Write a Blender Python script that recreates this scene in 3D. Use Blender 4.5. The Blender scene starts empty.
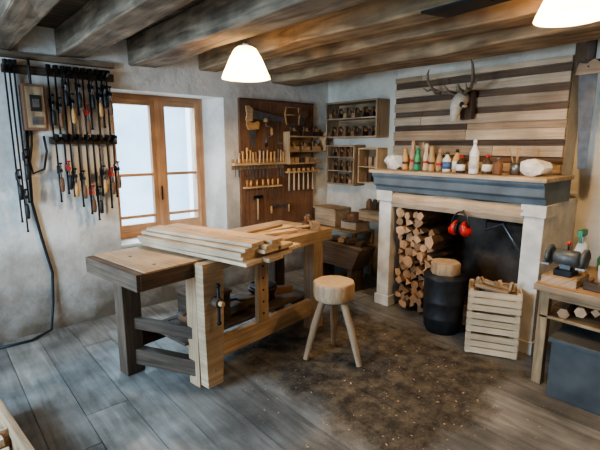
import bpy, bmesh, math, random
from mathutils import Vector, Matrix, Euler
R=random.Random(7)
scn=bpy.context.scene
try: scn.view_settings.look='AgX - Medium High Contrast'
except Exception: pass
# ---------------------------------------------------------------- materials
def newmat(name):
    m=bpy.data.materials.new(name);m.use_nodes=True
    nt=m.node_tree;b=nt.nodes['Principled BSDF'];return m,nt,b
def wood(name,c1,c2,rough=.65,grain=26,tone=.45,dirt=0.0,bump=.25,spec=.3):
    m,nt,b=newmat(name);N=nt.nodes;L=nt.links
    uv=N.new('ShaderNodeUVMap');uv.uv_map='UVMap'
    mp=N.new('ShaderNodeMapping');mp.inputs['Scale'].default_value=(1.6,grain,1)
    L.new(uv.outputs[0],mp.inputs[0])
    n=N.new('ShaderNodeTexNoise');n.inputs['Scale'].default_value=1.6;n.inputs['Detail'].default_value=6;n.inputs['Distortion'].default_value=.6
    L.new(mp.outputs[0],n.inputs[0])
    r=N.new('ShaderNodeValToRGB');r.color_ramp.elements[0].position=.32;r.color_ramp.elements[1].position=.68
    r.color_ramp.elements[0].color=(*c2,1);r.color_ramp.elements[1].color=(*c1,1)
    L.new(n.outputs[0],r.inputs[0])
    uv2=N.new('ShaderNodeUVMap');uv2.uv_map='tone'
    sx=N.new('ShaderNodeSeparateXYZ');L.new(uv2.outputs[0],sx.inputs[0])
    mr=N.new('ShaderNodeMapRange');mr.inputs[3].default_value=1-tone;mr.inputs[4].default_value=1+tone*.6
    L.new(sx.outputs[0],mr.inputs[0])
    tc=N.new('ShaderNodeTexCoord')
    n2=N.new('ShaderNodeTexNoise');n2.inputs['Scale'].default_value=3.5;n2.inputs['Detail'].default_value=4
    L.new(tc.outputs['Object'],n2.inputs[0])
    mr2=N.new('ShaderNodeMapRange');mr2.inputs[1].default_value=.35;mr2.inputs[2].default_value=.65
    mr2.inputs[3].default_value=1-.25-dirt*.5;mr2.inputs[4].default_value=1.1
    L.new(n2.outputs[0],mr2.inputs[0])
    mu=N.new('ShaderNodeMath');mu.operation='MULTIPLY';L.new(mr.outputs[0],mu.inputs[0]);L.new(mr2.outputs[0],mu.inputs[1])
    vm=N.new('ShaderNodeVectorMath');vm.operation='SCALE';L.new(r.outputs[0],vm.inputs[0]);L.new(mu.outputs[0],vm.inputs['Scale'])
    L.new(vm.outputs[0],b.inputs['Base Color'])
    b.inputs['Roughness'].default_value=rough;b.inputs['Specular IOR Level'].default_value=spec
    bp=N.new('ShaderNodeBump');bp.inputs['Strength'].default_value=bump;bp.inputs['Distance'].default_value=.01
    L.new(n.outputs[0],bp.inputs['Height']);L.new(bp.outputs[0],b.inputs['Normal'])
    return m
def plain(name,c,rough=.5,metal=0,noise=.0,scale=20,spec=.5,bump=0):
    m,nt,b=newmat(name);N=nt.nodes;L=nt.links
    b.inputs['Roughness'].default_value=rough;b.inputs['Metallic'].default_value=metal;b.inputs['Specular IOR Level'].default_value=spec
    tc=N.new('ShaderNodeTexCoord');n=N.new('ShaderNodeTexNoise');n.inputs['Scale'].default_value=scale;n.inputs['Detail'].default_value=5
    L.new(tc.outputs['Object'],n.inputs[0])
    r=N.new('ShaderNodeValToRGB');r.color_ramp.elements[0].position=.3;r.color_ramp.elements[1].position=.7
    r.color_ramp.elements[0].color=(*[x*(1-noise) for x in c],1);r.color_ramp.elements[1].color=(*[min(1,x*(1+noise*.5)) for x in c],1)
    L.new(n.outputs[0],r.inputs[0]);L.new(r.outputs[0],b.inputs['Base Color'])
    if bump:
        bp=N.new('ShaderNodeBump');bp.inputs['Strength'].default_value=bump;bp.inputs['Distance'].default_value=.02
        L.new(n.outputs[0],bp.inputs['Height']);L.new(bp.outputs[0],b.inputs['Normal'])
    return m
def rings(name,c1,c2):
    m,nt,b=newmat(name);N=nt.nodes;L=nt.links
    tc=N.new('ShaderNodeTexCoord');w=N.new('ShaderNodeTexWave');w.wave_type='RINGS';w.rings_direction='Z'
    w.inputs['Scale'].default_value=22;w.inputs['Distortion'].default_value=2.5;w.inputs['Detail'].default_value=3;w.inputs['Detail Scale'].default_value=1.2
    L.new(tc.outputs['Object'],w.inputs[0])
    n=N.new('ShaderNodeTexNoise');n.inputs['Scale'].default_value=14;L.new(tc.outputs['Object'],n.inputs[0])
    r=N.new('ShaderNodeValToRGB');r.color_ramp.elements[0].color=(*c2,1);r.color_ramp.elements[1].color=(*c1,1)
    mu=N.new('ShaderNodeMath');mu.operation='MULTIPLY_ADD';mu.inputs[1].default_value=.5;L.new(w.outputs['Fac'],mu.inputs[0]);L.new(n.outputs[0],mu.inputs[2])
    L.new(mu.outputs[0],r.inputs[0]);L.new(r.outputs[0],b.inputs['Base Color']);b.inputs['Roughness'].default_value=.7
    return m
def plaster(name,c,dirtc,lowz=.45):
    m,nt,b=newmat(name);N=nt.nodes;L=nt.links
    tc=N.new('ShaderNodeTexCoord')
    n=N.new('ShaderNodeTexNoise');n.inputs['Scale'].default_value=1.7;n.inputs['Detail'].default_value=8;n.inputs['Roughness'].default_value=.65
    L.new(tc.outputs['Object'],n.inputs[0])
    r=N.new('ShaderNodeValToRGB');r.color_ramp.elements[0].position=.36;r.color_ramp.elements[1].position=.56
    r.color_ramp.elements[0].color=(*dirtc,1);r.color_ramp.elements[1].color=(*c,1)
    L.new(n.outputs[0],r.inputs[0])
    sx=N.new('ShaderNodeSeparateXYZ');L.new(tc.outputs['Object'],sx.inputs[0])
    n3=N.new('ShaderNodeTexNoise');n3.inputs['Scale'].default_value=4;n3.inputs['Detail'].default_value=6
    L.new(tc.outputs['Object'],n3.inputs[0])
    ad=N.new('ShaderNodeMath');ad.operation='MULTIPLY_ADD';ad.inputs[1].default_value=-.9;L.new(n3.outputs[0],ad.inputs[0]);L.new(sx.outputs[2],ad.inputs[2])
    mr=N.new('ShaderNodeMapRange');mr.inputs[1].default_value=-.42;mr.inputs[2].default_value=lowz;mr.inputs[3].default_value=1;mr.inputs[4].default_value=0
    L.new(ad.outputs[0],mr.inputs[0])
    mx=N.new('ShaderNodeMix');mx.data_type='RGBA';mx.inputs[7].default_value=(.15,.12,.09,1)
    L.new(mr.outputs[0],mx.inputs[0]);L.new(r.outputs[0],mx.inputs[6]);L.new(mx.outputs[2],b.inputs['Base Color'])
    b.inputs['Roughness'].default_value=.9;b.inputs['Specular IOR Level'].default_value=.15
    n4=N.new('ShaderNodeTexNoise');n4.inputs['Scale'].default_value=9;n4.inputs['Detail'].default_value=8
    L.new(tc.outputs['Object'],n4.inputs[0])
    bp=N.new('ShaderNodeBump');bp.inputs['Strength'].default_value=.6;bp.inputs['Distance'].default_value=.03
    L.new(n4.outputs[0],bp.inputs['Height']);L.new(bp.outputs[0],b.inputs['Normal'])
    return m
def floormat():
    m=wood('floor_boards_mat',(.33,.315,.285),(.19,.176,.156),rough=.5,grain=14,tone=.25,bump=.3,dirt=.3)
    nt=m.node_tree;N=nt.nodes;L=nt.links;b=N['Principled BSDF']
    src=b.inputs['Base Color'].links[0].from_socket
    tc=N.new('ShaderNodeTexCoord')
    mp=N.new('ShaderNodeMapping');mp.vector_type='POINT'
    L.new(tc.outputs['Object'],mp.inputs[0]);mp.inputs['Location'].default_value=(-2.30,-1.93,0)
    nz=N.new('ShaderNodeTexNoise');nz.inputs['Scale'].default_value=3.2;nz.inputs['Detail'].default_value=10;nz.inputs['Roughness'].default_value=.68;L.new(tc.outputs['Object'],nz.inputs[0])
    sx=N.new('ShaderNodeSeparateXYZ');L.new(mp.outputs[0],sx.inputs[0])
    def absdiv(sock,h):
        a=N.new('ShaderNodeMath');a.operation='ABSOLUTE';L.new(sock,a.inputs[0])
        d=N.new('ShaderNodeMath');d.operation='SUBTRACT';L.new(a.outputs[0],d.inputs[0]);d.inputs[1].default_value=h;return d
    a=absdiv(sx.outputs[0],.68);c=absdiv(sx.outputs[1],.84)
    mxx=N.new('ShaderNodeMath');mxx.operation='MAXIMUM';L.new(a.outputs[0],mxx.inputs[0]);L.new(c.outputs[0],mxx.inputs[1])
    ad=N.new('ShaderNodeMath');ad.operation='MULTIPLY_ADD';ad.inputs[1].default_value=.7;L.new(nz.outputs[0],ad.inputs[0]);L.new(mxx.outputs[0],ad.inputs[2])
    mr=N.new('ShaderNodeMapRange');mr.inputs[1].default_value=.30;mr.inputs[2].default_value=.44;mr.inputs[3].default_value=.93;mr.inputs[4].default_value=0
    L.new(ad.outputs[0],mr.inputs[0])
    n5=N.new('ShaderNodeTexNoise');n5.inputs['Scale'].default_value=9;n5.inputs['Detail'].default_value=10;n5.inputs['Roughness'].default_value=.78;L.new(tc.outputs['Object'],n5.inputs[0])
    r=N.new('ShaderNodeValToRGB');r.color_ramp.elements[0].position=.42;r.color_ramp.elements[1].position=.70
    r.color_ramp.elements[0].color=(.034,.028,.022,1);r.color_ramp.elements[1].color=(.26,.205,.145,1);L.new(n5.outputs[0],r.inputs[0])
    mx=N.new('ShaderNodeMix');mx.data_type='RGBA';L.new(mr.outputs[0],mx.inputs[0]);L.new(src,mx.inputs[6]);L.new(r.outputs[0],mx.inputs[7])
    # fine sawdust over everything near the bench
    n6=N.new('ShaderNodeTexNoise');n6.inputs['Scale'].default_value=70;n6.inputs['Detail'].default_value=4;L.new(tc.outputs['Object'],n6.inputs[0])
    r6=N.new('ShaderNodeMapRange');r6.inputs[1].default_value=.60;r6.inputs[2].default_value=.72;r6.inputs[3].default_value=0;r6.inputs[4].default_value=.45;L.new(n6.outputs[0],r6.inputs[0])
    mx2=N.new('ShaderNodeMix');mx2.data_type='RGBA';mx2.inputs[7].default_value=(.42,.33,.22,1);L.new(r6.outputs[0],mx2.inputs[0]);L.new(mx.outputs[2],mx2.inputs[6])
    L.new(mx2.outputs[2],b.inputs['Base Color'])
    return m
M={}
M['bench']=wood('bench_wood',(.54,.38,.235),(.34,.22,.13),tone=.2)
M['benchlight']=wood('bench_light_wood',(.62,.46,.30),(.44,.305,.185),tone=.15)
M['endgrain']=wood('bench_dark_end',(.15,.10,.065),(.065,.045,.03),tone=.2)
M['dark']=wood('dark_wood',(.14,.095,.065),(.06,.042,.029),tone=.3)
M['plank']=wood('plank_wood',(.74,.56,.39),(.56,.395,.25),tone=.22)
M['pine']=wood('pine_wood',(.66,.45,.25),(.47,.295,.15),tone=.2)
M['red']=wood('redbrown_wood',(.27,.14,.08),(.16,.08,.045),tone=.1)
M['beam']=wood('beam_wood',(.40,.31,.22),(.16,.12,.082),tone=.2,grain=14,bump=.5,dirt=.4,rough=.85)
M['beamold']=wood('old_beam_wood',(.48,.34,.20),(.21,.14,.08),tone=.2,grain=12,bump=.5,dirt=.3,rough=.85)
M['ceil']=wood('ceiling_wood',(.18,.135,.09),(.075,.054,.037),tone=.3,rough=.9)
M['winwood']=wood('window_wood',(.64,.39,.24),(.48,.28,.16),tone=.12,rough=.45)
M['crate']=wood('crate_wood',(.74,.58,.39),(.57,.42,.27),tone=.2)
M['logend']=wood('log_end_wood',(.66,.42,.25),(.42,.25,.135),tone=.45,grain=8)
M['bark']=wood('bark',(.24,.15,.095),(.10,.064,.042),tone=.4,grain=10,bump=.8,rough=.95)
M['shade_light']=wood('slat_light',(.66,.51,.35),(.46,.33,.215),tone=.3)
M['slat_dark']=wood('slat_dark',(.19,.115,.068),(.10,.06,.036),tone=.35)
M['logtop']=rings('log_slice_rings',(.68,.52,.35),(.42,.29,.17))
M['plaster']=plaster('plaster_white',(.78,.75,.69),(.55,.51,.45))
M['plasterw']=plaster('plaster_warm',(.74,.67,.56),(.54,.47,.37))
M['soot']=plain('soot_brick',(.12,.09,.07),.95,noise=.6,scale=6,bump=.6)
M['stone']=plain('limestone',(.74,.70,.63),.85,noise=.25,scale=7,bump=.4)
M['rock']=plain('white_rock',(.84,.80,.73),.85,noise=.25,scale=16,bump=.8)
M['mantel']=plain('mantel_bluegrey',(.15,.18,.20),.6,noise=.35,scale=5)
M['iron']=plain('black_iron',(.02,.02,.022),.5,.6,noise=.3)
M['steel']=plain('steel',(.25,.25,.26),.4,.8,noise=.3)
M['sawsteel']=plain('saw_steel',(.10,.095,.09),.5,.6,noise=.4)
M['blackp']=plain('black_plastic',(.015,.015,.017),.5)
M['redp']=plain('red_plastic',(.55,.03,.02),.4)
M['greenp']=plain('green_plastic',(.04,.28,.12),.4)
M['whitep']=plain('white_plastic',(.8,.8,.78),.4)
M['amber']=plain('amber_handle',(.60,.34,.13),.4,noise=.25)
M['bone']=plain('bone',(.64,.56,.43),.6,noise=.25,scale=25)
M['antler']=plain('antler',(.20,.135,.085),.6,noise=.4,scale=30)
M['slate']=plain('slate',(.085,.09,.092),.6,noise=.4,scale=5)
M['bluejar']=plain('label_blue',(.07,.14,.3),.4)
M['paper']=plain('paper',(.7,.68,.6),.8)
M['greymetal']=plain('grey_machine_paint',(.13,.14,.14),.45,.3,noise=.3)
M['stove']=plain('stove_black',(.03,.03,.032),.55,.3,noise=.4)
M['ext']=plain('exterior_render',(.66,.76,.84),.9,noise=.18,scale=2)
M['floor']=floormat()
def glassm():
    m,nt,b=newmat('window_glass');N=nt.nodes;L=nt.links
    t=N.new('ShaderNodeBsdfTransparent');t.inputs[0].default_value=(.93,.97,1,1);g=N.new('ShaderNodeBsdfGlossy');g.inputs['Roughness'].default_value=.05
    mx=N.new('ShaderNodeMixShader');mx.inputs[0].default_value=.06
    L.new(t.outputs[0],mx.inputs[1]);L.new(g.outputs[0],mx.inputs[2]);L.new(mx.outputs[0],N['Material Output'].inputs[0]);return m
M['glass']=glassm()
def emis(name,c,s):
    m,nt,b=newmat(name);b.inputs['Base Color'].default_value=(.9,.85,.7,1);b.inputs['Emission Color'].default_value=(*c,1);b.inputs['Emission Strength'].default_value=s;return m
def shadem():
    m,nt,b=newmat('lamp_shade');N=nt.nodes;L=nt.links
    b.inputs['Base Color'].default_value=(.9,.82,.65,1);b.inputs['Emission Color'].default_value=(1,.74,.38,1);b.inputs['Emission Strength'].default_value=3.2
    t=N.new('ShaderNodeBsdfTranslucent');t.inputs[0].default_value=(1,.80,.5,1)
    mx=N.new('ShaderNodeMixShader');mx.inputs[0].default_value=.5
    L.new(b.outputs[0],mx.inputs[1]);L.new(t.outputs[0],mx.inputs[2]);L.new(mx.outputs[0],N['Material Output'].inputs[0]);return m
M['shade']=shadem()
M['bulb']=emis('bulb',(1,.85,.6),12)
# ---------------------------------------------------------------- builder
class B:
    def __init__(s,name):
        s.name=name;s.bm=bmesh.new();s.uv=s.bm.loops.layers.uv.new('UVMap');s.tn=s.bm.loops.layers.uv.new('tone');s.mats=[]
    def mi(s,k):
        if k not in s.mats:s.mats.append(k)
        return s.mats.index(k)
    def _face(s,vs,mi,uvs,tone,smooth=False):
        try:f=s.bm.faces.new(vs)
        except ValueError:return
        f.material_index=mi;f.smooth=smooth
        for l,u in zip(f.loops,uvs):
            l[s.uv].uv=u;l[s.tn].uv=(tone,tone)
    def box(s,c,size,mat,rot=(0,0,0),ends=None,tone=None,taper=None):
        c=Vector(c);h=Vector(size)/2;Rm=Euler(rot).to_matrix()
        ax=max(range(3),key=lambda i:size[i]);o=[i for i in range(3) if i!=ax]
        ou,ov=R.random()*20,R.random()*20;tone=R.random() if tone is None else tone
        loc=[Vector((x*h.x,y*h.y,z*h.z)) for x in(-1,1) for y in(-1,1) for z in(-1,1)]
        if taper:
            for v in loc:
                if v[2]<0:v.x*=taper;v.y*=taper
        vs=[s.bm.verts.new(c+Rm@v) for v in loc]
        m=s.mi(mat);me=s.mi(ends) if ends else m
        for q,fa in (((0,1,3,2),0),((4,6,7,5),0),((0,4,5,1),1),((2,3,7,6),1),((0,2,6,4),2),((1,5,7,3),2)):
            uvs=[(loc[i][ax]+ou,loc[i][o[0]]+loc[i][o[1]]*1.3+ov) for i in q]
            s._face([vs[i] for i in q],me if fa==ax else m,uvs,tone)
        return s
    def b2(s,lo,hi,mat,**k):
        lo=Vector(lo);hi=Vector(hi);return s.box((lo+hi)/2,hi-lo,mat,**k)
    def tube(s,pts,rad,mat,seg=10,endmat=None,smooth=True,squash=1,jit=0,tone=None,cap=True):
        pts=[Vector(p) for p in pts]
        if not hasattr(rad,'__len__'):rad=[rad]*len(pts)
        m=s.mi(mat);me=s.mi(endmat) if endmat else m;tone=R.random() if tone is None else tone
        rings=[];d0=None;L=0;Ls=[];jr=[1+R.uniform(-jit,jit) for _ in range(seg)]
        for i,p in enumerate(pts):
            d=(pts[min(i+1,len(pts)-1)]-pts[max(i-1,0)]).normalized()
            if d0 is None:
                up=Vector((0,0,1)) if abs(d.z)<.9 else Vector((1,0,0))
                a=d.cross(up).normalized()
            else:
                a=(a-d*a.dot(d)).normalized()
            b=d.cross(a);d0=d
            if i:L+=(p-pts[i-1]).length
            Ls.append(L)
            rings.append([s.bm.verts.new(p+(a*math.cos(t)+b*math.sin(t)*squash)*rad[i]*jr[k]) for k,t in enumerate([2*math.pi*j/seg for j in range(seg)])])
        ou=R.random()*20
        for i in range(len(pts)-1):
            for k in range(seg):
                k2=(k+1)%seg;w=2*math.pi*max(rad[i],.004)/seg
                s._face([rings[i][k],rings[i][k2],rings[i+1][k2],rings[i+1][k]],m,[(Ls[i]+ou,k*w),(Ls[i]+ou,(k+1)*w),(Ls[i+1]+ou,(k+1)*w),(Ls[i+1]+ou,k*w)],tone,smooth)
        if cap:
            for r,rr,fl in((rings[0],rad[0],1),(rings[-1],rad[-1],0)):
                vs=r[::-1] if fl else r
                s._face(vs,me,[(math.cos(2*math.pi*j/seg)*rr+ou,math.sin(2*math.pi*j/seg)*rr) for j in range(seg)],tone)
        return s
    def cyl(s,p1,p2,r1,mat,r2=None,**k):
        return s.tube([p1,p2],[r1,r1 if r2 is None else r2],mat,**k)
    def lathe(s,c,prof,mat,seg=16,**k):
        c=Vector(c);return s.tube([c+Vector((0,0,z+i*1e-5)) for i,(r,z) in enumerate(prof)],[max(r,.0008) for r,z in prof],mat,seg=seg,**k)
    def poly(s,pts,off,mat,tone=None):
        off=Vector(off);a=[s.bm.verts.new(Vector(p)) for p in pts];b=[s.bm.verts.new(Vector(p)+off) for p in pts];m=s.mi(mat);tone=R.random() if tone is None else tone
        pr=[((Vector(p)-Vector(pts[0])).length,Vector(p).z) for p in pts]
        s._face(a,m,pr,tone);s._face(b[::-1],m,pr[::-1],tone);n=len(a)
        for i in range(n):
            j=(i+1)%n;s._face([a[j],a[i],b[i],b[j]],m,[pr[j],pr[i],pr[i],pr[j]],tone)
        return s
    def blob(s,c,size,mat,seed=0,rough=.25,sub=3):
        rr=random.Random(seed);g=bmesh.ops.create_icosphere(s.bm,subdivisions=sub,radius=1)
        ph=[Vector((rr.uniform(-1,1),rr.uniform(-1,1),rr.uniform(-1,1)))*3.0 for _ in range(4)]
        m=s.mi(mat);c=Vector(c)
        for v in g['verts']:
            p=v.co.copy();k=1+rough*sum(math.sin(p.dot(q)*1.3+i*2) for i,q in enumerate(ph))/2.2
            if rough>.1:k*=1+rr.uniform(-.05,.05)
            v.co=c+Vector((p.x*size[0],p.y*size[1],p.z*size[2]))*k
        for v in g['verts']:
            for f in v.link_faces:
                f.material_index=m;f.smooth=rough<.05
        return s
    def ball(s,c,r,mat,sub=2):
        return s.blob(c,(r,r,r) if not hasattr(r,'__len__') else r,mat,rough=0,sub=sub)
    def done(s,loc=(0,0,0),rz=0,bevel=0,rot=None,parent=None):
        bmesh.ops.recalc_face_normals(s.bm,faces=s.bm.faces)
        me=bpy.data.meshes.new(s.name);s.bm.to_mesh(me);s.bm.free()
        for k in s.mats:me.materials.append(M[k])
        o=bpy.data.objects.new(s.name,me);scn.collection.objects.link(o)
        o.location=loc;o.rotation_euler=rot if rot else (0,0,rz)
        if bevel:
            mo=o.modifiers.new('bevel','BEVEL');mo.width=bevel;mo.segments=2;mo.limit_method='ANGLE'
        if parent:o.parent=parent
        return o
# ---------------------------------------------------------------- room
XL,YB,XF,YW,ZC=-1.3,-2.2,3.95,4.0,2.45
b=B('floor')
x=XL-.3
while x<XF+.1:
    w=R.uniform(.19,.26);y=YB-.3-R.random()*2
    while y<YW+.1:
        l=R.uniform(2.2,3.6);b.b2((x,y,-.06),(x+w-.004,min(y+l,YW+.3)-.004,R.uniform(-.002,0)),'floor');y+=l
    x+=w
b.b2((XL-.3,YB-.3,-.12),(XF+.3,YW+.3,-.06),'dark');b.done()
b=B('wall_window')
WX0,WX1,WZ0,WZ1=1.30,2.43,.62,2.03
FX1=2.335;fy=4.28
b.b2((XL-.3,YW,-.1),(WX0,YW+.45,2.6),'plaster')
b.poly([(WX1,YW,-.1),(XF+.3,YW,-.1),(XF+.3,YW+.45,-.1),(FX1-.06,YW+.45,-.1),(FX1,fy+.06,-.1),(FX1,fy,-.1)],(0,0,2.7),'plaster')
b.b2((WX0,YW,-.1),(WX1,YW+.45,WZ0),'plaster')
b.b2((WX0,YW,WZ1),(WX1,YW+.45,2.6),'plaster')
b.done()
b=B('wall_fireplace');b.b2((XF,YB-.3,-.1),(XF+.3,YW,2.6),'plasterw').done()
b=B('wall_back');b.b2((XL-.3,YB-.3,-.1),(XF,YB,2.6),'plaster').done()
b=B('wall_left')
b.b2((XL-.3,YB,-.1),(XL,1.3,2.6),'plaster');b.b2((XL-.3,3.2,-.1),(XL,YW,2.6),'plaster');b.b2((XL-.3,1.3,2.05),(XL,3.2,2.6),'plaster');b.done()
b=B('wall_chimney_breast');b.b2((3.72,1.20,1.30),(XF,2.78,ZC),'plasterw').done()
b=B('ceiling')
x=XL-.3
y=YB-.3
while y<YW+.3:
    w=.2;b.b2((x,y,ZC),(XF+.3,y+w-.006,ZC+.05),'ceil');y+=w
b.b2((x,YB-.3,ZC+.05),(XF+.3,YW+.3,ZC+.1),'ceil');b.done()
def beam(x0,x1,z0,mat,name='ceiling_beam'):
    b=B(name);n=12;ys=[YB+(YW-YB)*i/n for i in range(n+1)]
    sec=[]
    for y in ys:
        j=lambda:R.uniform(-.012,.012)
        sec.append([(x0+j(),y,z0+j()),(x1+j(),y,z0+j()),(x1+j(),y,ZC),(x0+j(),y,ZC)])
    m=b.mi(mat);t=R.random();rows=[[b.bm.verts.new(p) for p in s] for s in sec];ou=R.random()*9
    per=[0,x1-x0,x1-x0+ZC-z0,2*(x1-x0)+ZC-z0,2*(x1-x0)+2*(ZC-z0)]
    for i in range(n):
        for k in range(4):
            k2=(k+1)%4
            b._face([rows[i][k],rows[i][k2],rows[i+1][k2],rows[i+1][k]],m,[(ys[i]+ou,per[k]),(ys[i]+ou,per[k+1]),(ys[i+1]+ou,per[k+1]),(ys[i+1]+ou,per[k])],t)
    b._face(rows[0],m,[(0,0),(.1,0),(.1,.1),(0,.1)],t);b._face(rows[-1][::-1],m,[(0,0),(.1,0),(.1,.1),(0,.1)],t)
    return b.done(bevel=.014)
beam(-.6,-.4,2.25,'beam');beam(-.1,.1,2.25,'beam')
beam(.42,.62,2.25,'beam');beam(.92,1.13,2.25,'beam');beam(1.47,1.73,2.24,'beam')
beam(2.15,2.36,2.27,'beamold');beam(2.62,2.84,2.26,'beamold');beam(3.05,3.38,2.22,'beamold')
b=B('trim_window_wall');b.b2((XL,YW-.05,2.19),(1.34,YW,2.235),'beam').done(bevel=.004)
b=B('iron_strap');b.poly([(2.12,1.0,2.255),(2.12,1.45,2.255),(2.30,1.40,2.255),(2.26,1.02,2.255)],(0,0,-.012),'iron');b.cyl((2.2,1.1,2.27),(2.2,1.1,2.24),.01,'iron').done()
# ---------------------------------------------------------------- window
b=B('window_1')
fx0,fx1,fz0,fz1=WX0,FX1,WZ0,WZ1
b.b2((fx0,fy,fz0),(fx0+.07,fy+.07,fz1),'winwood');b.b2((fx1-.06,fy,fz0),(fx1,fy+.07,fz1),'winwood')
b.b2((fx0+.07,fy,fz1-.05),(fx1-.06,fy+.07,fz1),'winwood');b.b2((fx0+.07,fy,fz0),(fx1-.06,fy+.07,fz0+.08),'winwood')
cx=1.83
b.b2((cx-.035,fy-.02,fz0+.08),(cx+.035,fy+.05,fz1-.05),'winwood')
for a0,a1 in((fx0+.07,cx-.035),(cx+.035,fx1-.06)):
    b.b2((a0,fy-.012,fz0+.08),(a0+.04,fy+.045,fz1-.05),'winwood');b.b2((a1-.04,fy-.012,fz0+.08),(a1,fy+.045,fz1-.05),'winwood')
    b.b2((a0+.04,fy-.012,fz1-.10),(a1-.04,fy+.045,fz1-.05),'winwood');b.b2((a0+.04,fy-.012,fz0+.08),(a1-.04,fy+.045,fz0+.15),'winwood')
    b.b2((a0+.04,fy,1.245),(a1-.04,fy+.035,1.275),'winwood');b.b2((a0+.04,fy,.83),(a1-.04,fy+.035,.86),'winwood')
b.cyl((cx,fy-.03,1.0),(cx,fy-.03,1.14),.008,'iron')
b.b2((fx0+.1,fy+.01,fz0+.12),(fx1-.1,fy+.014,fz1-.08),'glass')
b.done(bevel=.003)
b=B('window_sill');b.b2((WX0+.002,YW-.02,WZ0),(2.33,fy-.002,WZ0+.025),'plaster').done(bevel=.004)
b=B('exterior_wall');b.b2((-1,7.5,-1),(3.75,7.8,5),'ext').b2((3.95,7.2,-1),(7,7.6,5),'plasterw').done()
# ---------------------------------------------------------------- clamps
def clamp(x,ztop,L,jaw,slide,handle='amber',y=3.93,w=.008,red=False):
    b=B('bar_clamp');t=-jaw
    b.box((0,0,-L/2),(w*1.2,.02,L),'iron')
    b.poly([(-.009,.012,.01),(-.009,t,.0),(-.009,t,-.022),(-.009,-.02,-.045),(-.009,.012,-.045)],(.018,0,0),'iron')
    zs=-slide
    b.poly([(-.010,.014,zs+.035),(-.010,-.02,zs+.03),(-.010,t,zs+.012),(-.010,t-.012,zs-.012),(-.010,.014,zs-.03)],(.020,0,0),'redp' if red else 'iron')
    b.cyl((0,t+.005,zs+.05),(0,t+.005,zs-.06),.006,'steel',seg=8)
    b.cyl((0,t+.005,zs+.05),(0,t+.005,zs+.062),.014,'redp' if red else 'iron',seg=10)
    b.tube([(0,t+.005,zs-.055),(0,t+.005,zs-.07),(0,t+.005,zs-.12),(0,t+.005,zs-.165),(0,t+.005,zs-.172)],[.009,.014,.017,.014,.006],handle,seg=10)
    b.box((0,0,-L),(.014,.024,.012),'iron')
    return b.done((x,y,ztop))
b=B('clamp_rack')
for (x0,x1,z) in((.53,1.33,2.11),(.80,1.32,1.585)):
    b.b2((x0,3.955,z-.03),(x1,3.985,z+.03),'dark');b.b2((x0,3.985,z-.02),(x0+.04,4.0,z+.02),'dark');b.b2((x1-.04,3.985,z-.02),(x1,4.0,z+.02),'dark')
b.done(bevel=.002)
for i,(x,L) in enumerate([(.545,1.2),(.575,1.28),(.605,1.05)]):
    clamp(x,2.16,L,.09,[.85,1.0,.7][i],'blackp',y=3.94)
xs=.825;i=0
while xs<1.31:
    L=R.uniform(.34,.60);clamp(xs,2.155,L,.075,R.uniform(.12,L-.18),['blackp','red','blackp','amber'][i%4],y=3.94,red=(i==5));xs+=R.uniform(.038,.06);i+=1
xs=.835;i=0
while xs<1.31:
    L=R.uniform(.46,.74);clamp(xs,1.63,L,.085,R.uniform(.26,L-.17),['red','blackp','amber','red'][i%4],y=3.94,red=i in(1,4,7));xs+=R.uniform(.042,.068);i+=1
b=B('electric_meter_box');b.b2((.63,3.86,1.66),(.78,3.998,2.0),'red');b.b2((.645,3.852,1.68),(.765,3.86,1.98),'beamold')
b.b2((.67,3.845,1.8),(.745,3.853,1.92),'blackp');b.b2((.685,3.842,1.83),(.73,3.846,1.89),'steel');b.b2((.67,3.846,1.70),(.745,3.853,1.76),'steel');b.cyl((.70,3.93,2.0),(.70,3.93,2.2),.01,'blackp');b.done(bevel=.004)
b=B('power_cable')
b.tube([(.68,3.97,1.66),(.67,3.97,1.55),(.645,3.97,1.42),(.66,3.97,1.33),(.74,3.97,1.36),(.77,3.97,1.5),(.76,3.97,1.62)],.009,'blackp',seg=8)
b.tube([(.65,3.975,1.66),(.64,3.98,1.4),(.63,3.98,1.1),(.67,3.98,.8),(.72,3.98,.5),(.70,3.97,.25),(.66,3.93,.03),(.5,3.85,.012),(.2,3.86,.012)],.011,'blackp',seg=8);b.done()
# ---------------------------------------------------------------- tool board
def saw(b,o,ux,uz,L,h0,h1,off,handle='pine',mat='steel'):
    o=Vector(o);ux=Vector(ux).normalized();uz=Vector(uz).normalized();off=Vector(off);
    p=lambda a,c:tuple(o+ux*a+uz*c)
    b.poly([p(0,0),p(L,0),p(L,h1),p(L*.98,h1+.005),p(0,h0)],off*.004,mat)
    q=lambda a,c:tuple(o+ux*a+uz*c-off*.01)
    b.poly([q(.03,-.01),q(.035,h0+.02),q(-.03,h0+.04),q(-.05,h0+.02),q(-.035,h0*.6),q(-.05,h0*.3),q(-.06,-.02),q(-.03,-.03)],off*.022,handle)
b=B('tool_board')
b.b2((2.60,3.965,.62),(3.66,3.998,2.04),'red',tone=.9)
b.b2((2.60,3.955,2.02),(3.66,3.965,2.04),'dark')
for r_ in range(13):
    for c_ in range(11):b.cyl((2.66+c_*.095,3.9645,.72+r_*.1),(2.66+c_*.095,3.967,.72+r_*.1),.006,'blackp',seg=6)
b.done()
Y=3.94
b=B('hand_saw');saw(b,(2.72,Y,1.93),(1,0,-.15),(-.1,0,-1),.50,.10,.05,(0,1,0));b.done()
b=B('hand_saw');saw(b,(3.52,Y,1.90),(-.3,0,-1),(-1,0,.3),.20,.09,.05,(0,1,0),handle='red');b.done()
b=B('hand_saw');saw(b,(2.70,Y,1.74),(.12,0,-1),(1,0,.12),.22,.10,.04,(0,1,0),handle='amber');b.done()
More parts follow.
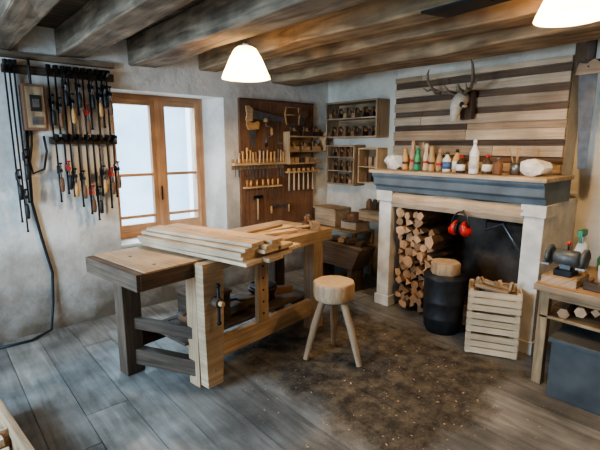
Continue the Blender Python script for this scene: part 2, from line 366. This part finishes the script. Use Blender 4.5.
b=B('hand_brace');b.tube([(2.92,3.93,1.80),(2.92,3.93,1.76),(2.99,3.92,1.74),(2.99,3.92,1.65),(2.92,3.93,1.63),(2.92,3.93,1.54)],.009,'steel',seg=8);b.cyl((2.92,3.93,1.80),(2.92,3.93,1.84),.03,'pine',r2=.02);b.cyl((2.99,3.92,1.73),(2.99,3.92,1.66),.016,'amber');b.cyl((2.92,3.93,1.57),(2.92,3.93,1.53),.017,'iron');b.done()
b=B('framing_square');b.poly([(3.1,3.95,1.80),(3.12,3.95,1.80),(3.12,3.95,1.58),(3.17,3.95,1.58),(3.17,3.95,1.56),(3.1,3.95,1.56)],(0,.006,0),'steel');b.done()
b=B('bow_saw');b.tube([(3.22,3.94,1.98),(3.20,3.94,1.90),(3.22,3.94,1.78)],[.008,.011,.008],'amber',seg=8);b.tube([(3.40,3.94,1.98),(3.42,3.94,1.90),(3.40,3.94,1.78)],[.008,.011,.008],'amber',seg=8);b.cyl((3.205,3.94,1.89),(3.415,3.94,1.89),.008,'pine');b.box((3.31,3.94,1.785),(.18,.002,.012),'steel');b.cyl((3.22,3.94,1.975),(3.40,3.94,1.975),.003,'plank');b.done()
b=B('joiner_hammer');b.cyl((2.80,3.94,.72),(2.80,3.94,.98),.011,'pine');b.box((2.80,3.93,.98),(.11,.03,.03),'iron');b.done()
b=B('drawknife');b.box((3.12,3.945,.86),(.24,.004,.03),'steel');b.cyl((2.99,3.94,.86),(2.99,3.94,.77),.012,'amber');b.cyl((3.25,3.94,.86),(3.25,3.94,.77),.012,'amber');b.done()
b=B('chisel_set')
b.b2((2.48,3.90,1.335),(3.18,3.96,1.36),'pine',tone=.6);b.b2((2.48,3.955,1.29),(3.18,3.963,1.40),'pine')
xs=2.51
while xs<3.16:
    L=R.uniform(.10,.16);r=R.uniform(.010,.016);m=R.choice(['amber','amber','pine','plank','bench'])
    b.tube([(xs,3.925,1.36),(xs,3.925,1.38),(xs,3.925,1.36+L*.6),(xs,3.925,1.36+L),(xs,3.925,1.365+L)],[r*.6,r,r*.8,r*1.05,r*.6],m,seg=8)
    b.box((xs,3.93,1.335-.06),(R.uniform(.008,.022),.004,R.uniform(.1,.2)),'steel')
    xs+=R.uniform(.036,.055)
b.done()
b=B('carving_tool_rack')
b.b2((2.62,3.925,1.08),(3.14,3.963,1.10),'pine')
xs=2.66
while xs<3.12:
    b.tube([(xs,3.94,1.10),(xs,3.94,1.13),(xs,3.94,1.17)],[.009,.013,.010],'amber',seg=8);b.box((xs,3.945,1.01),(.008,.004,.15),'steel');xs+=R.uniform(.045,.09)
b.done()
def plane_tool(b,c,L=.2,rz=0,mat='dark'):
    c=Vector(c);Rm=Matrix.Rotation(rz,3,'Z');f=lambda p:tuple(c+Rm@Vector(p))
    b.box(f((0,0,.025)),(L,.05,.05),mat,rot=(0,0,rz))
    b.box(f((.01,0,.07)),(.012,.038,.1),'steel',rot=(0,-.6,rz));b.box(f((.0,0,.06)),(.02,.035,.06),'amber',rot=(0,-.5,rz))
    b.tube([f((-L*.32,0,.05)),f((-L*.34,0,.08)),f((-L*.30,0,.105))],[.014,.012,.014],'red',seg=8)
    b.tube([f((L*.36,0,.05)),f((L*.36,0,.065)),f((L*.36,0,.08))],[.008,.014,.012],'red',seg=8)
b=B('wall_tool_shelf')
b.b2((3.2,3.85,1.64),(3.76,3.963,1.655),'pine');b.b2((3.2,3.85,1.47),(3.76,3.963,1.485),'pine');b.b2((3.2,3.85,1.33),(3.7,3.963,1.345),'pine')
b.b2((3.19,3.85,1.33),(3.2,3.963,1.7),'pine');b.b2((3.76,3.85,1.47),(3.77,3.963,1.7),'pine');b.b2((3.2,3.955,1.33),(3.62,3.963,1.66),'beamold')
for xx in(3.3,3.5,3.66):plane_tool(b,(xx,3.9,1.655),.15)
for xx in(3.29,3.47,3.64):plane_tool(b,(xx,3.9,1.485),.14,mat='pine')
for k in range(5):b.box((3.25+k*.08,3.9,1.375),(.05,.05,.06),R.choice(['pine','dark','beamold']))
b.done(bevel=.001)
b=B('mallet_rack')
b.b2((3.2,3.9,1.225),(3.68,3.96,1.245),'pine')
for k in range(6):
    xx=3.24+k*.075;b.tube([(xx,3.92,1.245),(xx,3.92,1.27),(xx,3.92,1.28)],[.02,.024,.018],'amber',seg=8);b.tube([(xx,3.92,1.225),(xx,3.92,1.15),(xx,3.92,1.02)],[.008,.011,.013],'plank',seg=8)
b.done()
# ---------------------------------------------------------------- corner shelves on fireplace wall
XS=XF-.003
def shelfbox(name,y0,y1,z0,z1,d=.22,mid=None,vert=None,mat='pine'):
    b=B(name);x0=XF-d;t=.02
    b.b2((x0,y0,z0),(XS,y1,z0+t),mat);b.b2((x0,y0,z1-t),(XS,y1,z1),mat);b.b2((x0,y0,z0+t),(XS,y0+t,z1-t),mat);b.b2((x0,y1-t,z0+t),(XS,y1,z1-t),mat);b.b2((XF-.013,y0+t,z0+t),(XS,y1-t,z1-t),'beamold')
    for m in (mid or []):b.b2((x0,y0+t,m),(XF-.013,y1-t,m+.015),mat)
    for v in (vert or []):b.b2((x0,v,z0+t),(XF-.013,v+.015,z1-t),mat)
    return b
b=shelfbox('plane_cabinet',3.04,3.82,1.63,2.04,mid=[1.84],mat='bench')
for yy in(3.13,3.26,3.39,3.52,3.64,3.75):
    plane_tool(b,(3.82,yy,1.65),.18,rz=0,mat=R.choice(['dark','red','beamold']));plane_tool(b,(3.82,yy,1.855),.16,rz=0,mat=R.choice(['dark','beamold','bench']))
b.done(bevel=.002)
b=shelfbox('plane_cabinet',3.37,3.82,1.08,1.55,d=.2,mid=[1.24,1.40],mat='bench')
for z in(1.10,1.255,1.415):
    for yy in(3.45,3.54,3.64,3.74):plane_tool(b,(3.84,yy,z),.14,rz=0,mat=R.choice(['dark','red','beamold']))
b.done(bevel=.002)
b=shelfbox('wall_shelf_box',3.05,3.33,1.12,1.52,d=.18,mid=[1.3],mat='pine')
for z in(1.14,1.315):
    for yy in(3.12,3.2,3.27):b.box((3.86,yy,z+.05),(.06,.05,.1),R.choice(['dark','red','beamold','bench']))
b.done(bevel=.002)
b=B('corner_cabinet')
b.b2((3.6,3.2,.55),(3.94,3.95,.575),'beamold');b.b2((3.6,3.2,0),(3.64,3.24,.55),'beamold');b.b2((3.6,3.88,0),(3.64,3.92,.55),'beamold');b.b2((3.9,3.2,0),(3.94,3.24,.55),'beamold')
b.b2((3.6,3.24,.2),(3.94,3.9,.22),'beamold');b.box((3.79,3.75,.68),(.25,.35,.2),'bench');b.box((3.78,3.75,.79),(.29,.38,.02),'pine')
b.box((3.82,3.4,.62),(.22,.24,.09),'plank');b.box((3.8,3.6,.32),(.2,.4,.18),'dark');b.done(bevel=.003)
b=B('straw_hat');b.lathe((3.80,3.4,.667),[(.14,0),(.145,.008),(.09,.02),(.085,.08),(.06,.10),(.002,.105)],'red').done()
b=B('wall_cupboard')
b.b2((3.66,2.86,.82),(XS,3.2,.84),'beamold');b.b2((3.66,2.86,.72),(3.68,3.2,.82),'beamold')
b.b2((3.70,2.9,.70),(XS,2.92,.82),'beamold');b.b2((3.70,3.14,.70),(XS,3.16,.82),'beamold')
for k in range(4):b.lathe((3.78,2.91+k*.08,.842),[(.035,0),(.037,.07),(.025,.09),(.02,.11)],R.choice(['red','dark','amber','steel']),seg=10)
b.done(bevel=.002)
b=B('wooden_trough')
b.poly([(0,-.38,.22),(0,.38,.22),(0,.28,.0),(0,-.28,.0)],(.26,0,0),'dark');b.box((.13,0,.225),(.24,.72,.02),'endgrain');b.box((.03,0,.235),(.03,.76,.03),'beam');b.box((.24,0,.235),(.03,.76,.03),'dark')
b.box((.13,-.22,-.13),(.2,.06,.27),'dark');b.box((.13,.22,-.13),(.2,.06,.27),'dark')
for k in range(5):b.box((.13,-.28+k*.13,.27),(.12,.07,.05),R.choice(['dark','bench','steel']),rot=(0,0,R.uniform(-.6,.6)))
b.done((3.25,3.2,.265),0,bevel=.006)
# ---------------------------------------------------------------- fireplace
FX=3.28
b=B('fireplace')
b.b2((FX,2.47,0),(XS,2.61,1.13),'stone');b.b2((FX-.015,2.455,0),(FX+.1,2.625,.10),'stone');b.b2((FX-.02,2.45,1.03),(FX+.2,2.63,1.13),'stone')
b.b2((FX,1.14,0),(XS,1.28,1.13),'stone');b.b2((FX-.015,1.13,0),(FX+.1,1.295,.10),'stone');b.b2((FX-.015,1.125,1.04),(FX+.2,1.30,1.13),'stone')
b.b2((3.88,1.28,.0),(XS,2.47,1.13),'soot')
b.tube([(FX+.06,1.28,1.055),(FX+.05,1.6,1.05),(FX+.06,1.9,1.06),(FX+.05,2.2,1.05),(FX+.06,2.47,1.055)],[.080,.074,.078,.072,.08],'plank',seg=9,smooth=False,jit=.1)
prof=[(FX-.02,1.13),(FX-.03,1.17),(FX-.06,1.19),(FX-.07,1.25),(FX-.09,1.275),(FX-.09,1.295),(3.715,1.295),(3.715,1.13)]
b.poly([(x,1.13,z) for x,z in prof],(0,1.51,0),'mantel')
b.b2((FX-.11,1.11,1.295),(3.715,2.66,1.325),'shade_light',tone=.5)
b.done(bevel=.004)
b=B('wood_slat_panel')
z=1.335;i=0;hs=[.07,.055,.085,.05,.09,.055,.08,.05,.085,.055,.08,.06]
while z<2.19:
    h=hs[i%12];y=1.20
    while y<2.77:
        l=R.uniform(.5,1.3);y2=min(y+l,2.78)
        if y2>2.65:y2=2.78
        b.b2((3.70 if i%2 else 3.68,y,z),(3.717,y2-.003,min(z+h,2.2)-.003),('slat_dark' if R.random()<.85 else 'bench') if i%2 else ('shade_light' if R.random()<.85 else 'bench'));y=y2
    z+=h;i+=1
b.done(bevel=.002)
b=B('firewood_stack')
z=.06
while z<.98:
    y=2.05+R.uniform(0,.03)
    while y<2.41:
        r=R.uniform(.030,.056)
        xx=3.33+R.uniform(-.05,.03)
        if not(z>.85 and y<2.15):
            n=R.choice([3,4,5,7]);
            b.tube([(xx,y+R.uniform(-.012,.012),z+R.uniform(-.012,.012)),(xx+.33,y,z)],r,'bark' if R.random()<.7 else 'logend',seg=n,endmat='logend',smooth=False,jit=.25)
        y+=r*1.7
    z+=.072
b.done(bevel=.003)
b=B('ear_defenders')
c0=Vector((3.225,1.74,.90))
b.tube([c0+Vector((0,math.cos(t)*.075,math.sin(t)*.12)) for t in [math.pi*k/12 for k in range(13)]],.008,'blackp',seg=8)
for sg in(-1,1):
    b.tube([c0+Vector((0,sg*.074,0)),c0+Vector((0,sg*.068,-.01)),c0+Vector((0,sg*.04,-.012)),c0+Vector((0,sg*.025,-.012))],[.028,.046,.05,.044],'redp',seg=18,squash=1.25)
    b.tube([c0+Vector((0,sg*.025,-.012)),c0+Vector((0,sg*.008,-.012))],.042,'blackp',seg=18,squash=1.25)
b.cyl(c0+Vector((0,0,.115)),c0+Vector((.06,0,.135)),.005,'iron');b.done()
b=B('iron_pot_hook')
b.tube([(3.5,1.66,.99),(3.5,1.66,.85),(3.46,1.5,.93),(3.44,1.34,.72)],.012,'steel',seg=8);b.tube([(3.5,1.34,.95),(3.5,1.34,.6)],.012,'iron',seg=8);b.tube([(3.5,1.66,.93),(3.5,1.32,.93)],.010,'iron',seg=8);b.done()
b=B('ash_bin')
b.lathe((3.20,1.83,.0),[(.135,.0),(.14,.03),(.155,.04),(.158,.12),(.164,.13),(.160,.14),(.163,.26),(.169,.27),(.165,.28),(.168,.44),(.174,.46),(.176,.49),(.16,.495),(.15,.47)],'stove',seg=28)
b.done()
b=B('wood_block');b.lathe((0,0,0),[(.112,0),(.118,.01),(.115,.05),(.118,.09),(.11,.10)],'bench',seg=18,jit=.05,endmat='logtop').done((3.20,1.83,.497))
def crate(name,c,rz,W,D,H,fill=False):
    b=B(name)
    for sx in(-1,1):
        for sy in(-1,1):b.box((sx*(W/2-.015),sy*(D/2-.015),H/2),(.03,.03,H),'crate')
    for k in range(3):
        zz=.03+k*(H-.06)/2
        for sy in(-1,1):b.box((0,sy*(D/2+.003),zz),(W,.007,.045),'crate')
        for sx in(-1,1):b.box((sx*(W/2+.003),0,zz),(.007,D,.045),'crate')
    for k in range(4):b.box((0,-D/2+D*(k+.5)/4,.006),(W-.01,D/5,.008),'crate')
    if fill:
        for k in range(30):
            L=R.uniform(.14,.24);xx=R.uniform(-.1,.1);yy=R.uniform(-.08,.08);up=R.uniform(0,1)
            if k%5==0:b.box((xx*1.2,yy,.13+R.uniform(0,.03)),(.024,.02,.16),'bench',rot=(R.uniform(-.6,.6),R.uniform(-.6,.6),up))
            else:b.box((xx*.4,yy,.06+up*.11),(L,.032,.025),R.choice(['plank','bench','bark']),rot=(R.uniform(-.15,.15),R.uniform(-.25,.25),R.uniform(-.4,.4)))
    return b.done(c,rz)
crz=math.radians(-63)
for k in range(3):crate('slatted_crate',(3.155,1.39,.002+k*.168),crz,.35,.27,.165,fill=(k==2))
# ---------------------------------------------------------------- skull (mounted slightly turned)
b=B('deer_skull')
v=lambda x,y,z:Vector((x,y,z))
b.tube([v(.07,0,.07),v(.05,0,.075),v(.0,0,.06),v(-.03,0,.03),v(-.05,0,-.02),v(-.06,0,-.08),v(-.065,0,-.115),v(-.062,0,-.125)],[.03,.052,.066,.06,.046,.034,.027,.012],'bone',seg=16)
for sg in(-1,1):
    b.ball(v(-.035,sg*.050,.02),(.022,.02,.024),'blackp');b.ball(v(-.01,sg*.067,.005),(.03,.012,.014),'bone')
    b.tube([v(.0,sg*.035,.11),v(.01,sg*.03,.07)],[.02,.022],'bone',seg=10)
    w=lambda x,y,z:v(x,sg*y,z)
    b.tube([w(0,.035,.10),w(-.02,.09,.13),w(-.06,.17,.13),w(-.11,.24,.17),w(-.14,.27,.24),w(-.15,.27,.30),w(-.15,.25,.34)],[.019,.016,.015,.014,.012,.010,.004],'antler',seg=8)
    b.tube([w(-.01,.05,.12),w(-.08,.07,.14),w(-.12,.08,.19)],[.012,.010,.003],'antler',seg=8)
    b.tube([w(-.06,.17,.13),w(-.12,.19,.13),w(-.15,.21,.17)],[.011,.009,.003],'antler',seg=8)
    b.tube([w(-.11,.24,.17),w(-.13,.29,.16),w(-.14,.33,.19)],[.011,.008,.003],'antler',seg=8)
b.box(v(.085,0,.02),(.04,.13,.24),'dark');b.done((3.57,2.0,1.87),-.32)
# ---------------------------------------------------------------- mantel items
MZ=1.326
b=B('white_rock');b.blob((3.40,2.50,MZ+.075),(.08,.12,.08),'rock',seed=3,rough=.24,sub=2).done()
b=B('white_rock');b.blob((3.38,1.28,MZ+.065),(.08,.11,.07),'rock',seed=9,rough=.24,sub=2).done()
for k,(yy,h) in enumerate([(2.37,.2),(2.31,.27),(2.24,.2),(2.17,.24),(2.10,.22),(2.04,.19)]):
    b=B('carved_spindle');m=['amber','bench','greenp','plank','pine','bench'][k]
    b.lathe((3.33+.03*(k%2),yy,MZ),[(.026,0),(.03,.02),(.024,h*.3),(.032,h*.5),(.018,h*.72),(.014,h*.8),(.02,h*.88),(.012,h*.97),(.002,h)],m,seg=12)
    b.lathe((3.33+.03*(k%2),yy,MZ+h*.28),[(.028,0),(.028,.02)],'redp' if k%2 else 'dark',seg=12);b.done()
b=B('carved_wooden_hand');b.tube([(3.46,2.28,MZ),(3.46,2.28,MZ+.18)],[.035,.03],'plank')
for k in range(4):b.tube([(3.46,2.255+k*.017,MZ+.17),(3.45,2.25+k*.02,MZ+.24+.01*(k%2))],[.009,.006],'plank',seg=6)
b.done()
def bottle(name,x,y,h,r,mat,cap='whitep',label=None):
    b=B(name);b.lathe((x,y,MZ),[(r*.95,0),(r,.008),(r,h*.62),(r*.55,h*.75),(r*.35,h*.82),(r*.35,h*.9)],mat,seg=16)
    b.lathe((x,y,MZ+h*.86),[(r*.42,0),(r*.42,h*.1),(r*.2,h*.14)],cap,seg=12)
    if label:b.lathe((x,y,MZ+h*.15),[(r*1.02,0),(r*1.02,h*.35)],label,seg=16)
    return b.done()
bottle('varnish_jar',3.36,1.97,.17,.036,'paper','dark','bluejar')
bottle('oil_bottle',3.36,1.88,.19,.034,'amber','blackp','paper')
bottle('glue_tin',3.30,1.81,.14,.035,'dark','redp','whitep')
bottle('glue_bottle',3.30,1.70,.27,.036,'whitep','whitep','paper')
bottle('wax_jar',3.34,1.61,.15,.038,'dark','redp','paper')
bottle('oil_can',3.33,1.52,.13,.034,'red','steel')
b=B('brush_jar');b.lathe((3.40,1.42,MZ),[(.035,0),(.036,.09)],'steel')
for k in range(6):b.tube([(3.40+R.uniform(-.015,.015),1.42+R.uniform(-.015,.015),MZ+.05),(3.40+R.uniform(-.04,.04),1.42+R.uniform(-.05,.05),MZ+.2)],[.004,.007],'pine',seg=6)
b.done()
# saw rack hung from the ceiling right of the breast
b=B('saw_rack');b.b2((3.64,.55,2.08),(3.67,1.16,2.14),'dark');b.b2((3.64,.62,2.14),(3.67,.68,2.449),'dark');b.b2((3.64,1.05,2.14),(3.67,1.11,2.449),'dark');b.done(bevel=.003)
for (y0,lean,L) in((1.13,-.06,.68),(.97,-.12,.72),(.80,-.12,.6)):
    b=B('crosscut_saw')
    b.poly([(0,0,0),(0,-.12,0),(0,-.055+lean,-L),(0,lean,-L)],(.004,0,0),'sawsteel')
    b.poly([(-.008,.02,-.02),(-.008,-.14,-.02),(-.008,-.13,.05),(-.008,-.09,.08),(-.008,-.05,.05),(-.008,0,.06)],(.02,0,0),'bench')
    b.cyl((-.015,-.06,.03),(.03,-.06,.03),.006,'iron');b.done((3.61,y0,2.06))
# ---------------------------------------------------------------- main workbench
WB=bpy.data.objects.new('workbench',None);scn.collection.objects.link(WB);WB.location=(.815,2.30,0);WB.rotation_euler=(0,0,math.radians(8.5))
b=B('bench_top')
b.b2((-.004,-.002,.75),(.05,.622,.848),'dark',tone=.9);b.b2((.05,0,.75),(.42,.62,.852),'benchlight',tone=.35)
b.b2((.42,.0,.755),(1.80,.62,.85),'bench',ends='endgrain',tone=.8)
b.b2((.02,-.006,.75),(.37,0,.842),'endgrain')
for (xx,yy) in((.18,.12),(.18,.4),(.62,.12),(.86,.12)):b.cyl((xx,yy,.8515),(xx,yy,.8535),.012,'blackp',seg=12)
b.done(bevel=.005,parent=WB)
b=B('leg_vise')
b.poly([(.36,-.105,.848),(.52,-.105,.848),(.51,-.105,.45),(.49,-.105,.04),(.37,-.105,.04),(.36,-.105,.45)],(0,.075,0),'benchlight',tone=.25)
b.cyl((.44,-.19,.60),(.44,.10,.60),.018,'pine');b.cyl((.44,-.16,.60),(.44,-.105,.60),.034,'dark',seg=14);b.cyl((.44,-.145,.70),(.44,-.145,.48),.010,'iron')
b.ball((.44,-.145,.71),.016,'iron');b.ball((.44,-.145,.47),.016,'iron');b.box((.44,.0,.15),(.05,.22,.03),'bench')
b.done(bevel=.005,parent=WB)
b=B('legs')
for xx,yy in((.38,.0),(.15,.49),(1.55,.0),(1.60,.49)):
    b.b2((xx,yy,0),(xx+.13,yy+.11,.755),'bench' if yy<.2 else 'dark')
b.done(bevel=.005,parent=WB)
b=B('stretchers')
b.b2((.49,.02,.13),(1.57,.07,.27),'bench',tone=.8);b.b2((.28,.53,.16),(1.60,.58,.28),'dark')
b.box((.33,.28,.12),(.07,.52,.11),'dark',rot=(0,0,.35));b.b2((1.58,.1,.16),(1.64,.5,.27),'dark')
b.box((.32,.28,.36),(.04,.5,.08),'dark',rot=(0,0,.35))
b.b2((.35,.1,.27),(1.62,.5,.29),'dark')
b.done(bevel=.004,parent=WB)
b=B('deadman');b.b2((.92,.01,.27),(1.03,.045,.755),'bench');
for k in range(5):b.cyl((.975,.005,.33+k*.09),(.975,.012,.33+k*.09),.010,'blackp',seg=8)
b.done(bevel=.004,parent=WB)
b=B('under_shelf_tools')
for k in range(16):
    b.box((R.uniform(.55,1.4),R.uniform(.2,.4),.33+R.uniform(0,.05)),(R.uniform(.15,.35),.06,.06),R.choice(['dark','red','dark','slate']),rot=(0,R.uniform(-.1,.1),R.uniform(-.4,.4)))
b.box((.66,.3,.41),(.24,.3,.2),'dark');b.box((.66,.3,.52),(.26,.32,.02),'red');b.lathe((1.25,.3,.3),[(.1,0),(.12,.1),(.11,.12),(.10,.05)],'blackp')
b.done(bevel=.003,parent=WB)
b=B('plank_stack')
n_=Vector((.96,.27,0));c0_=Vector((1.29,2.52,0))
for lay,(offs,ws) in enumerate([((0,.155,.31,.45),.145),((.01,.165,.30),.15),((.0,.15,.27),.14),((.03,.17),.15),((.06,.18),.12)]):
    for o_ in offs:
        p=c0_+n_*(o_+R.uniform(-.012,.012))+Vector((.27,-.96,0))*R.uniform(-.04,.04)
        b.box((p.x,p.y,.8655+lay*.0245),(1.0-lay*.015+R.uniform(-.04,.04),ws,.023),'plank',rot=(0,0,-math.pi/2+.27+R.uniform(-.035,.035)))
b.box((2.02,2.78,.864),(.62,.11,.022),'plank',rot=(0,0,.10));b.box((2.0,2.66,.864),(.5,.07,.022),'plank',rot=(0,0,-.05));b.box((1.98,2.77,.888),(.5,.06,.02),'bench',rot=(0,0,.2))
b.done(bevel=.002)
b=B('hand_plane');plane_tool(b,(0,0,0),.2,0,'red');b.done((2.47,2.74,.851),.6)
b=B('wooden_mallet');b.box((0,0,.035),(.12,.07,.07),'bench').cyl((.0,.03,.035),(.0,.16,.026),.013,'pine').done((2.42,2.60,.851),1.0,bevel=.003)
# ---------------------------------------------------------------- stool
b=B('three_legged_stool')
b.lathe((0,0,.45),[(.128,0),(.142,.012),(.149,.05),(.147,.09),(.149,.122),(.142,.134)],'bench',seg=30,jit=.035,endmat='logtop',tone=.95)
for ang,rr in((153,.21),(278,.235),(43,.20)):
    t=math.radians(ang);d=Vector((math.cos(t),math.sin(t),0))
    b.tube([d*.075+Vector((0,0,.47)),d*(rr*.55+.03)+Vector((0,0,.25)),d*rr],[.026,.028,.021],'bench',seg=9,tone=.6)
b.done((2.15,2.10,0),0,bevel=.003)
# ---------------------------------------------------------------- right-hand bench
b=B('side_workbench')
b.b2((2.87,-.3,.64),(3.62,1.02,.68),'bench')
for (x,y) in((2.90,.93),(3.52,.93),(2.90,-.25),(3.52,-.25)):b.b2((x,y,0),(x+.06,y+.06,.64),'beamold')
b.b2((2.9,-.25,.46),(3.58,.98,.48),'beamold');b.b2((2.88,-.22,.60),(2.90,.93,.64),'beamold')
for k in range(13):
    yy=.85-k*.08;b.tube([(2.91+R.uniform(0,.06),yy,.51+(k%3)*.02),(3.3,yy+R.uniform(-.05,.05),.525)],R.uniform(.028,.042),['bark','bench','logend'][k%3],seg=R.choice([4,6,8]),endmat='logend',smooth=False)
b.done(bevel=.004)
b=B('slate_chest');b.b2((2.80,-.3,0),(3.4,.86,.36),'slate');b.b2((2.785,-.31,.36),(3.41,.875,.39),'slate');b.b2((2.79,.1,.12),(2.80,.5,.26),'iron');b.done(bevel=.006)
b=B('bench_grinder')
b.box((3.05,.90,.705),(.24,.2,.05),'bench',tone=.9);b.box((3.05,.90,.75),(.14,.10,.04),'iron')
b.tube([(3.05,.82,.84),(3.05,.84,.84),(3.05,.96,.84),(3.05,.98,.84)],[.03,.052,.052,.03],'greymetal',seg=18);b.box((3.05,.9,.785),(.06,.06,.06),'greymetal')
for yy in(.80,1.0):
    b.cyl((3.05,yy-.01,.84),(3.05,yy+.01,.84),.055,'sawsteel',seg=22);b.tube([(3.05-.062*math.cos(t),yy,.84+.062*math.sin(t)) for t in[math.radians(a) for a in range(-20,200,20)]],.014,'greymetal',seg=6)
    b.box((2.98,yy,.80),(.04,.05,.012),'steel')
b.cyl((3.05,.90,.88),(3.05,.90,.93),.006,'iron');b.ball((3.05,.90,.935),.014,'redp')
b.done()
def lath2(name,c,prof,mat,extra=None):
    b=B(name);b.lathe(c,prof,mat,seg=18)
    if extra:extra(b)
    return b.done()
lath2('spray_bottle',(3.44,.93,.68),[(.045,0),(.047,.01),(.047,.14),(.03,.19),(.016,.22),(.016,.25)],'whitep',lambda b:(b.box((3.41,.93,.95),(.12,.03,.04),'greenp'),b.box((3.38,.93,.91),(.012,.015,.06),'greenp')))
lath2('glass_demijohn',(3.45,.74,.68),[(.07,0),(.09,.02),(.095,.1),(.06,.17),(.025,.2),(.025,.25)],'greenp')
lath2('paint_pot',(3.24,.72,.68),[(.05,0),(.052,.01),(.052,.1),(.048,.105)],'whitep')
lath2('oil_bottle',(3.27,.87,.68),[(.03,0),(.032,.01),(.03,.10),(.012,.13),(.010,.16)],'amber')
b=B('wood_offcuts')
for k in range(7):b.box((R.uniform(-.05,.05),-.08+k*.03,.012+.018*(k%3)),(R.uniform(.1,.2),.03,.018),R.choice(['plank','bench','dark']),rot=(0,0,R.uniform(-.5,.5)))
b.done((3.15,.56,.681),.3,bevel=.001)
b=B('chisel_tray');b.box((0,0,.01),(.34,.40,.02),'pine');
for sx in(-1,1):b.box((sx*.16,0,.03),(.02,.40,.05),'pine')
for k in range(7):b.tube([(-.12,-.16+k*.05,.035),(0,-.16+k*.05,.04),(.02,-.16+k*.05,.04)],[.014,.012,.008],R.choice(['amber','dark','red']),seg=8);b.box((.07,-.16+k*.05,.04),(.1,.014,.004),'steel')
b.done((3.08,.20,.68),.1)
b=B('hand_plane');plane_tool(b,(0,0,0),.22,0,'dark');b.done((2.97,.66,.681),1.35)
# ---------------------------------------------------------------- crate bottom-left
b=B('wooden_tray')
for (lo,hi) in(((0,0,0),(.03,.75,.2)),((.37,0,0),(.4,.75,.2)),((.03,0,0),(.37,.03,.2)),((.03,.72,0),(.37,.75,.2)),((.03,.36,0),(.37,.38,.16)),((.03,.03,0),(.37,.72,.02))):b.b2(lo,hi,'bench')
for k in range(5):b.box((.2,.1+k*.12,.12),(.28,.05,.04),'plank',rot=(0,.1*k-.2,.2*k-.4))
b.done((-.16,2.02,.0),math.radians(6),bevel=.003)
b=B('wood_shavings')
for k in range(260):
    x=R.gauss(2.25,.55);y=R.gauss(1.6,.6)
    if not(1.3<x<2.75 and .3<y<2.25) or ((x-2.15)**2+(y-2.1)**2<.08):continue
    s=R.uniform(.002,.008);b.box((x,y,.003),(s*1.8,s,.002),'plank',rot=(R.uniform(-.3,.3),R.uniform(-.3,.3),R.uniform(0,3)))
b.done()
# ---------------------------------------------------------------- lamps
def lamp(x,y,z,r,P):
    e=bpy.data.objects.new('pendant_lamp',None);scn.collection.objects.link(e);e.location=(x,y,z)
    b=B('shade');b.lathe((0,0,0),[(r,0),(r*.96,.02),(r*.64,.14),(r*.45,.195),(r*.3,.21),(r*.12,.215)],'shade',seg=36,cap=False);o=b.done(parent=e)
    b=B('cord');b.cyl((0,0,.205),(0,0,ZC-z),.005,'blackp');b.cyl((0,0,.16),(0,0,.23),.022,'whitep');b.done(parent=e)
    b=B('bulb');b.ball((0,0,.10),.033,'bulb').cyl((0,0,.12),(0,0,.17),.015,'whitep').done(parent=e)
    l=bpy.data.lights.new('bulb_light','POINT');l.energy=P;l.color=(1,.69,.37);l.shadow_soft_size=.04
    lo=bpy.data.objects.new('bulb_light',l);scn.collection.objects.link(lo);lo.location=(0,0,.05);lo.parent=e
lamp(1.80,2.65,2.01,.17,62)
lamp(2.49,.84,2.16,.165,54)
lamp(.5,-1.0,2.1,.17,22)  # unseen lamp behind the camera, added as general fill light
# ---------------------------------------------------------------- daylight
def area(name,loc,target,sx,sy,P,c):
    l=bpy.data.lights.new(name,'AREA');l.shape='RECTANGLE';l.size=sx;l.size_y=sy;l.energy=P;l.color=c
    o=bpy.data.objects.new(name,l);scn.collection.objects.link(o);o.location=loc
    o.rotation_euler=(Vector(target)-Vector(loc)).to_track_quat('-Z','Y').to_euler();return o
area('window_daylight',(1.75,5.3,3.1),(1.9,3.0,.4),1.6,1.2,380,(.68,.85,1))
area('doorway_daylight',(-2.3,2.3,1.7),(.6,2.6,0),1.6,1.6,220,(.46,.72,1))
w=bpy.data.worlds.new('sky');scn.world=w;w.use_nodes=True;bg=w.node_tree.nodes['Background'];bg.inputs[0].default_value=(.68,.84,1,1);bg.inputs[1].default_value=4.2
# ---------------------------------------------------------------- camera
cam=bpy.data.cameras.new('camera');cam.lens=432/600*36;cam.sensor_width=36;cam.clip_start=.05
co=bpy.data.objects.new('camera',cam);scn.collection.objects.link(co);co.location=(0,0,1.55)
co.rotation_euler=(math.pi/2-math.atan(80/432),0,math.radians(49-90));scn.camera=co
